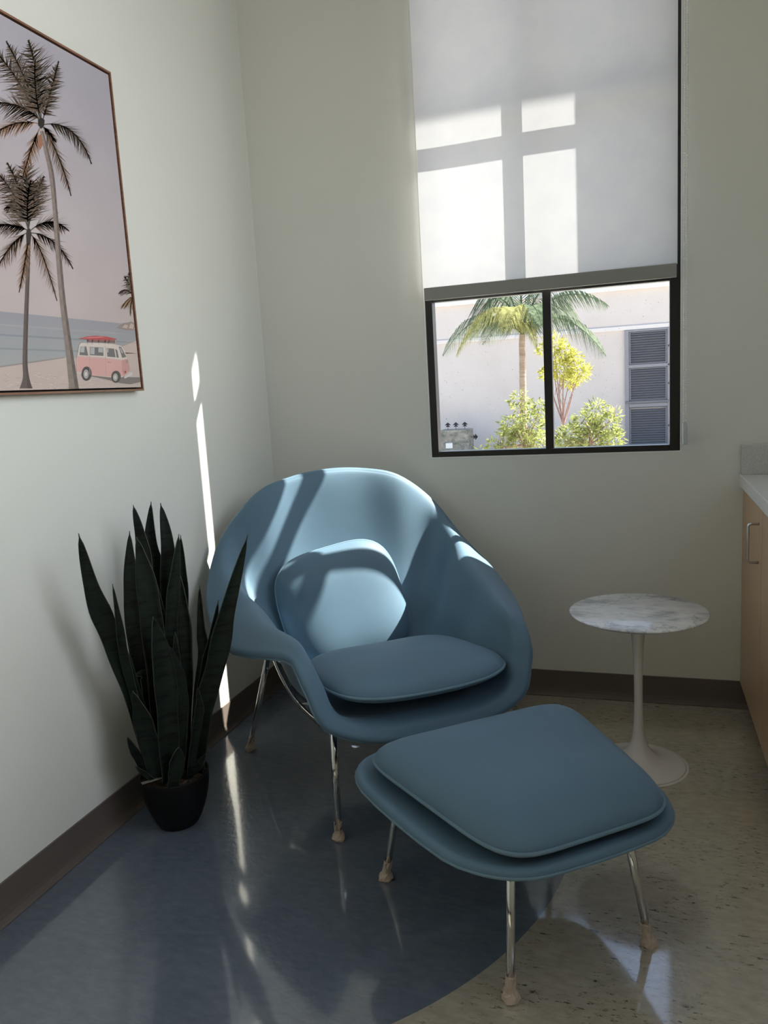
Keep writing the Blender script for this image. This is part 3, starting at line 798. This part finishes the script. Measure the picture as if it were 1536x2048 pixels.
shp(vv([(1000, 1685), (1100, 1615), (1135, 1608), (1132, 1658), (1015, 1712)]), (.62, .56, .54)); shp(vv([(255, 1600), (330, 1615), (330, 1635), (270, 1640)]), (.60, .53, .49))
shp(vv([(1010, 1590), (1035, 1585), (1038, 1625), (1010, 1630)]), (.35, .08, .07)); shp(vv([(1030, 1420), (1068, 1415), (1070, 1465), (1032, 1470)]), (.40, .25, .23))
shp(vv([(745, 1445), (800, 1455), (790, 1466), (745, 1456)]), (.35, .25, .24)); shp(vv([(268, 1350), (440, 1362), (700, 1384), (960, 1410), (960, 1420), (700, 1394), (440, 1372), (268, 1360)]), (.58, .45, .41))
for x in (452, 706): shp(vv([(x, 1200), (x + 6, 1200), (x + 16, 1650), (x + 10, 1650)]), (.50, .34, .31))
nxt(); shp(vv([(425, 1090), (860, 1110), (865, 1150), (430, 1135)]), (.22, .12, .11))
for x in (425, 500, 600, 700, 760, 860): shp(vv([(x, 1090), (x + 10, 1090), (x + 10, 1175), (x, 1175)]), (.45, .38, .35))
nxt(); shp(vv([(286, 1082), (420, 1048), (560, 1038), (720, 1048), (885, 1085), (880, 1102), (700, 1106), (450, 1098)]), (.45, .07, .075)); nxt(); shp(vv([(320, 1078), (450, 1058), (640, 1050), (700, 1062), (480, 1074)]), (.62, .20, .19))
me = pyd(PV, PF, 'print'); ca = me.color_attributes.new('art', 'FLOAT_COLOR', 'CORNER')
k = 0
flat = [c for cs in PCc for c in cs]
for p, cs in zip(me.polygons, PCc):
    for li, c in zip(p.loop_indices, cs): ca.data[li].color = (*c, 1)
M_art = mat('beach_print_ink', rough=.42, spec=.4)
at = N(M_art, 'ShaderNodeAttribute'); at.attribute_name = 'art'
nn = noise(M_art, 7, 4)
LK(M_art, mix(M_art, 1.0, at.outputs['Color'], ramp(M_art, nn.outputs[0], [(.3, (.93, .93, .94)), (.7, (1, 1, 1))]).outputs[0], 'MULTIPLY'), BS(M_art).inputs['Base Color'])
art = obj('canvas_print', me, M_art, smooth=False); rel(art, pic)
bm = bmesh.new(); box(bm, .012, PX - .0002, cy0, cy1, cz0, cz1); rel(obj('canvas_edge', bm, mat('canvas_side', (.35, .33, .34), .7), smooth=False), pic)

# ------------------------------------------------------------------ outside
bm = bmesh.new(); box(bm, -30, 30, .2, 45, -.9, -.62)
M_ground = mat('pale_paving', rough=.8); _wood(M_ground, (.42, .39, .35), (.55, .51, .46), 2, (1, 1, 1))
gr = obj('outdoor_ground', bm, M_ground, smooth=False); tag(gr, kind='structure')
FB = 16.0
bld = empty('neighbouring_building', (0, FB, -.62), 'pale pinkish rendered building across the yard, seen through the window', 'building')
M_fac = mat('pinkish_render', rough=.8); _wood(M_fac, (.66, .58, .545), (.72, .645, .61), 1.1, (1, 1, 1))
bm = bmesh.new(); box(bm, -14, 14, FB, FB + 4, -.62, 3.09); rel(obj('wall', bm, M_fac, smooth=False), bld)
bm = bmesh.new(); box(bm, -14.1, 14.1, FB - .10, FB + 4.1, 3.09, 3.75, .01); rel(obj('coping', bm, mat('white_coping', (.80, .78, .77), .7), smooth=False), bld)
bm = bmesh.new(); box(bm, -14, 14, FB - .05, FB, 2.205, 2.30, .008); rel(obj('moulding', bm, mat('pale_moulding', (.76, .70, .68), .7), smooth=False), bld)
M_louv = mat('grey_metal', (.16, .16, .18), .5); M_louv2 = mat('grey_metal_frame', (.27, .26, .29), .5); M_louvd = mat('dark_backing', (.02, .02, .025), .8)
gate = empty('louvred_gate', (2.1, FB - .05, -.62), 'grey metal louvred gate in the pale building, at the right of the window view', 'gate')
bm = bmesh.new(); gy = FB - .075
def gb(x0, x1, z0, z1, d=0): box(bm, x0, x1, gy - d, gy + .07, z0, z1, .004)
gb(1.115, 1.205, -.62, 2.2); gb(2.03, 2.12, -.62, 2.2, .012); gb(2.93, 3.02, -.62, 2.2)
for z0, z1, d in ((2.16, 2.2, 0), (1.35, 1.42, 0), (.46, .54, .02), (-.50, -.42, 0)):
    for a, b in ((1.205, 2.03), (2.12, 2.93)): gb(a, b, z0, z1, d)
gf = obj('gate_frame', bm, M_louv2, smooth=False); rel(gf, gate)
bm = bmesh.new(); box(bm, 1.115, 3.02, gy - .06, gy + .02, .545, .60, .004); rel(obj('gate_rail', bm, M_louv, smooth=False), gate)
for a, b in ((1.215, 2.02), (2.13, 2.92)):
    for z0, z1 in ((1.43, 2.15), (.61, 1.34), (-.41, .45)):
        bm = bmesh.new(); z = z0 + .02
        for s_ in ((a, a + .03, z0, z1), (b - .03, b, z0, z1), (a + .03, b - .03, z0, z0 + .02), (a + .03, b - .03, z1 - .02, z1)): box(bm, s_[0], s_[1], gy, gy + .05, s_[2], s_[3])
        while z < z1 - .05:
            vs = [bm.verts.new(c) for c in ((a + .03, gy + .055, z + .045), (b - .03, gy + .055, z + .045), (b - .03, gy + .005, z), (a + .03, gy + .005, z), (a + .03, gy + .055, z + .038), (b - .03, gy + .055, z + .038), (b - .03, gy + .008, z - .007), (a + .03, gy + .008, z - .007))]
            for q in ((0, 1, 2, 3), (7, 6, 5, 4), (3, 2, 6, 7), (1, 0, 4, 5)): bm.faces.new([vs[i] for i in q])
            z += .054
        rel(obj('louvre_panel', bm, M_louv, smooth=False), gate)
for z in (1.80, 1.385, .97, .02):
    bm = bmesh.new(); lathe(bm, [(0, 0), (.028, 0), (.028, .012), (.018, .022), (0, .022)], 12)
    bmesh.ops.rotate(bm, verts=bm.verts, matrix=Matrix.Rotation(PI / 2, 3, 'X')); bmesh.ops.translate(bm, verts=bm.verts, vec=(2.075, gy - .012, z)); rel(obj('bolt', bm, M_louvd), gate)

def leafmat(name, c, tr=.5, var=.35):
    m = bpy.data.materials.new(name); m.use_nodes = True; m.node_tree.nodes.clear()
    out = N(m, 'ShaderNodeOutputMaterial'); d = N(m, 'ShaderNodeBsdfDiffuse'); t = N(m, 'ShaderNodeBsdfTranslucent'); mx = N(m, 'ShaderNodeMixShader'); mx.inputs[0].default_value = tr
    tc = N(m, 'ShaderNodeTexCoord'); n = N(m, 'ShaderNodeTexNoise'); n.inputs['Scale'].default_value = 16; n.inputs['Detail'].default_value = 3; LK(m, tc.outputs['Object'], n.inputs['Vector'])
    r = ramp(m, n.outputs[0], [(.3, tuple(x * (1 - var) for x in c)), (.7, tuple(min(x * (1 + var), 1) for x in c))])
    LK(m, r.outputs[0], d.inputs[0]); LK(m, r.outputs[0], t.inputs[0]); LK(m, d.outputs[0], mx.inputs[1]); LK(m, t.outputs[0], mx.inputs[2]); LK(m, mx.outputs[0], out.inputs[0])
    return m
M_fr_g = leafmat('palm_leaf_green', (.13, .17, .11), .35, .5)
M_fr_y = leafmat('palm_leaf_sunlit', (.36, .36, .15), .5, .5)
M_bush = leafmat('bush_leaf', (.36, .39, .15), .5, .6)
M_bush_y = leafmat('bush_leaf_yellow', (.50, .49, .13), .5, .45)
M_bark = mat('palm_bark', rough=.85); _wood(M_bark, (.22, .15, .11), (.42, .33, .27), 9, (.3, .3, 4))
M_twig = mat('reddish_twig', (.28, .17, .15), .8)
# palm tree
PY = 11.0
base = at_plane(1048, 905, 1, PY); crown = at_plane(1045, 668, 1, PY)
palm = empty('palm_tree', (base.x, PY, -.62), 'palm tree with arching fronds outside the window, before the pale building', 'palm tree')
bm = bmesh.new(); tp = [Vector((base.x, PY, -.62)), at_plane(1046, 800, 1, PY), at_plane(1045, 720, 1, PY), at_plane(1044, 690, 1, PY), crown]
tube(bm, catmull(tp, 8), .05, 14, rad=[.062 - .012 * (i / 32) + .003 * (i % 2) for i in range(33)]); rel(obj('trunk', bm, M_bark), palm)
def frond(b, m, t, ll, material, dd=(0, 0), n=64, grav=.9, wid=.016):
    b = at_plane(*b, 1, PY); m = at_plane(*m, 1, PY + dd[0]); t = at_plane(*t, 1, PY + dd[1]); pts = []
    for i in range(n + 1):
        s = i / n; pts.append((1 - s) ** 2 * b + 2 * s * (1 - s) * m + s * s * t)
    bm = bmesh.new(); tube(bm, pts, .012, 5, rad=[.018 * (1 - i / n) + .004 for i in range(n + 1)])
    for i in range(2, n):
        a, c = pts[i], pts[i + 1]; T = (c - a).normalized(); B = T.cross(Vector((0, 0, 1))).normalized(); U = B.cross(T)
        s = i / n
        for sg in (-1, 1):
            L_ = 1.2 * ll * (math.sin(PI * min(s * .9 + .13, 1)) ** .55 * .9 + .12) * random.uniform(.85, 1.12)
            D0 = (T * .6 + B * sg * .85 + U * .12).normalized(); D1 = (T * .35 + B * sg * .25 + Vector((0, 0, -1)) * (grav + .6)).normalized()
            p0 = a; p1 = a + D0 * L_ * .4; p2 = p1 + (D0 * .35 + D1).normalized() * L_ * .62
            W = T * wid * random.uniform(.7, 1.2)
            v = [bm.verts.new(q) for q in (p0 - W * .4, p0 + W * .4, p1 + W * .6, p1 - W * .6, p2)]
            bm.faces.new(v[:4]); bm.faces.new((v[3], v[2], v[4]))
    o = obj('frond', bm, material, smooth=False); rel(o, palm)
random.seed(21)
cr = (1045, 668)
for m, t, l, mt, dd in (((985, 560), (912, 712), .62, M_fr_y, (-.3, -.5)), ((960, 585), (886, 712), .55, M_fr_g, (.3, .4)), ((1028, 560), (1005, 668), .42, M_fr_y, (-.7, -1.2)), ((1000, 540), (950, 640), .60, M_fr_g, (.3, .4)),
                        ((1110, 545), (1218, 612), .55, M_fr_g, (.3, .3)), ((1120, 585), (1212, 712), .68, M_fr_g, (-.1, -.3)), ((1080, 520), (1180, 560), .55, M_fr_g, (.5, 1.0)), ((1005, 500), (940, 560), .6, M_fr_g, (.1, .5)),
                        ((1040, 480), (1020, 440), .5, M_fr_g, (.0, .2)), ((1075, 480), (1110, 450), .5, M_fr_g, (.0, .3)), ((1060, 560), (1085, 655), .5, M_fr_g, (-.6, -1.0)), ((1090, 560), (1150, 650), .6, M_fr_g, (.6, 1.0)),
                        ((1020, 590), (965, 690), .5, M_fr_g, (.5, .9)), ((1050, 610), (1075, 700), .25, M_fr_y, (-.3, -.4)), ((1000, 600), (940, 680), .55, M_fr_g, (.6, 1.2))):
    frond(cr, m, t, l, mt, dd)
# leafy bushes
def bush(name, label, blobs, Y, trunk, nleaf, ls, material, twigs=True, seed=1):
    random.seed(seed); c0 = at_plane(*trunk[0], 1, Y)
    e = empty(name, (c0.x, Y, -.62), label, 'bush', group=None)
    bm = bmesh.new(); tops = []
    for u, v, r in blobs: tops.append((at_plane(u, v, 1, Y + random.uniform(-.12, .12)), r / FPX * (Y + 2.87)))
    tot = sum(r ** 2 for _, r in tops)
    for c, r in tops:
        for i in range(max(6, int(nleaf * r * r / tot))):
            d = Vector((random.gauss(0, 1), random.gauss(0, 1), random.gauss(0, 1))).normalized() * r * random.uniform(.25, 1.0) ** .5
            p = c + Vector((d.x, d.y * .8, d.z)); ax = (Vector((d.x, d.y, d.z * .4)).normalized() * .7 + Vector((random.uniform(-.6, .6), random.uniform(-.6, .6), random.uniform(-.8, .3)))).normalized()
            sd_ = ax.cross(Vector((random.uniform(-1, 1), random.uniform(-1, 1), random.uniform(.2, 1)))).normalized(); L_ = ls * random.uniform(.6, 1.25); W = L_ * .17
            nn_ = ax.cross(sd_)
            v = [bm.verts.new(q) for q in (p, p + ax * L_ * .45 + sd_ * W + nn_ * W * .3, p + ax * L_ - nn_ * W, p + ax * L_ * .45 - sd_ * W + nn_ * W * .3)]
            bm.faces.new((v[0], v[1], v[2])); bm.faces.new((v[0], v[2], v[3]))
    o = obj('foliage', bm, material, smooth=False); rel(o, e)
    bm = bmesh.new(); g = Vector((c0.x, Y, -.62)); fork = at_plane(*trunk[1], 1, Y)
    tube(bm, catmull([g, g.lerp(fork, .5) + Vector((.03, 0, 0)), fork], 5), .02, 7)
    for c, r in tops:
        mid = fork.lerp(c, .5) + Vector((random.uniform(-.05, .05), random.uniform(-.05, .05), random.uniform(-.03, .03)))
        tube(bm, catmull([fork, mid, c], 5), .008, 5, rad=[.010 * (1 - i / 10) + .003 for i in range(11)])
        if twigs:
            for q in range(3):
                t0 = fork.lerp(c, random.uniform(.3, .8)); tube(bm, [t0, t0 + Vector((random.uniform(-.15, .15), random.uniform(-.1, .1), random.uniform(.08, .25)))], .003, 4)
    rel(obj('branches', bm, M_twig), e)
    return e
bush('leafy_shrub', 'yellow-green leafy shrub at the foot of the palm trunk outside', [(1040, 802, 20), (1025, 850, 24), (1060, 850, 26), (1080, 815, 16), (1045, 885, 30), (1080, 890, 26), (1018, 868, 16), (985, 893, 14), (1005, 900, 16), (960, 905, 10)], 8.0, ((1050, 930), (1048, 890)), 1500, .085, M_bush, seed=2)
bush('leafy_shrub', 'wide leafy shrub beside the louvred gate outside the window', [(1195, 822, 22), (1170, 845, 24), (1215, 850, 24), (1140, 880, 30), (1185, 885, 34), (1225, 885, 22), (1120, 890, 22), (1232, 830, 10)], 7.5, ((1180, 930), (1178, 890)), 2000, .075, M_bush, seed=3)
bush('tall_thin_shrub', 'tall thin shrub with bare stems and bright yellow leaf tips outside the window', [(1108, 690, 18), (1130, 705, 16), (1150, 715, 14), (1120, 740, 18), (1160, 745, 18), (1095, 745, 14), (1140, 760, 14), (1086, 700, 10), (1100, 670, 8)], 9.0, ((1128, 930), (1127, 850)), 1100, .085, M_bush_y, seed=4)
# ground planting box with little arrow-shaped spikes
sb = at_plane(912, 905, 1, 15.0)
bx = empty('planter_box', (sb.x, 15.0, -.62), 'mottled grey-green box with small arrow-shaped spikes, lower left of the window view', 'planter')
pL, pR = at_plane(883, 860, 1, 15.0), at_plane(941, 858, 1, 15.0)
M_mott = mat('mottled_box', rough=.8); _wood(M_mott, (.10, .11, .09), (.42, .38, .33), 7, (1, 1, 1.6))
bm = bmesh.new(); box(bm, pL.x, pR.x, 14.7, 15.3, -.62, pL.z, .01); rel(obj('box', bm, M_mott, smooth=False), bx)
q0, q1 = at_plane(892, 897, 1, 14.69), at_plane(905, 886, 1, 14.69)
bm = bmesh.new(); box(bm, q0.x, q1.x, 14.675, 14.699, q0.z, q1.z, .004); rel(obj('sticker', bm, mat('white_sticker', (.85, .85, .83), .5), smooth=False), bx)
def spike(p, d):
    p = Vector(p); d = Vector(d); s_ = d.cross(Vector((0, 1, 0))); bm = bmesh.new()
    tube(bm, [p, p + d * .11], .006, 6)
    for base_, wid, ln in ((.07, .055, .05), (.11, .075, .065)):
        prof_ = [p + d * base_ + s_ * wid, p + d * (base_ + ln), p + d * base_ - s_ * wid]
        f = [bm.verts.new(q + Vector((0, h, 0))) for h in (-.012, .012) for q in prof_]
        bm.faces.new(f[:3]); bm.faces.new(f[3:][::-1])
        for i in range(3): bm.faces.new((f[i], f[(i + 1) % 3], f[3 + (i + 1) % 3], f[3 + i]))
    o = obj('spike', bm, M_louvd, smooth=False); rel(o, bx)
for u in (896, 912, 930):
    p = at_plane(u, 859, 1, 15.0); spike((p.x, 15.0, pL.z - .005), (0, 0, 1))
p = at_plane(941, 874, 1, 15.0); spike((pR.x - .005, 15.0, p.z), (1, 0, 0))
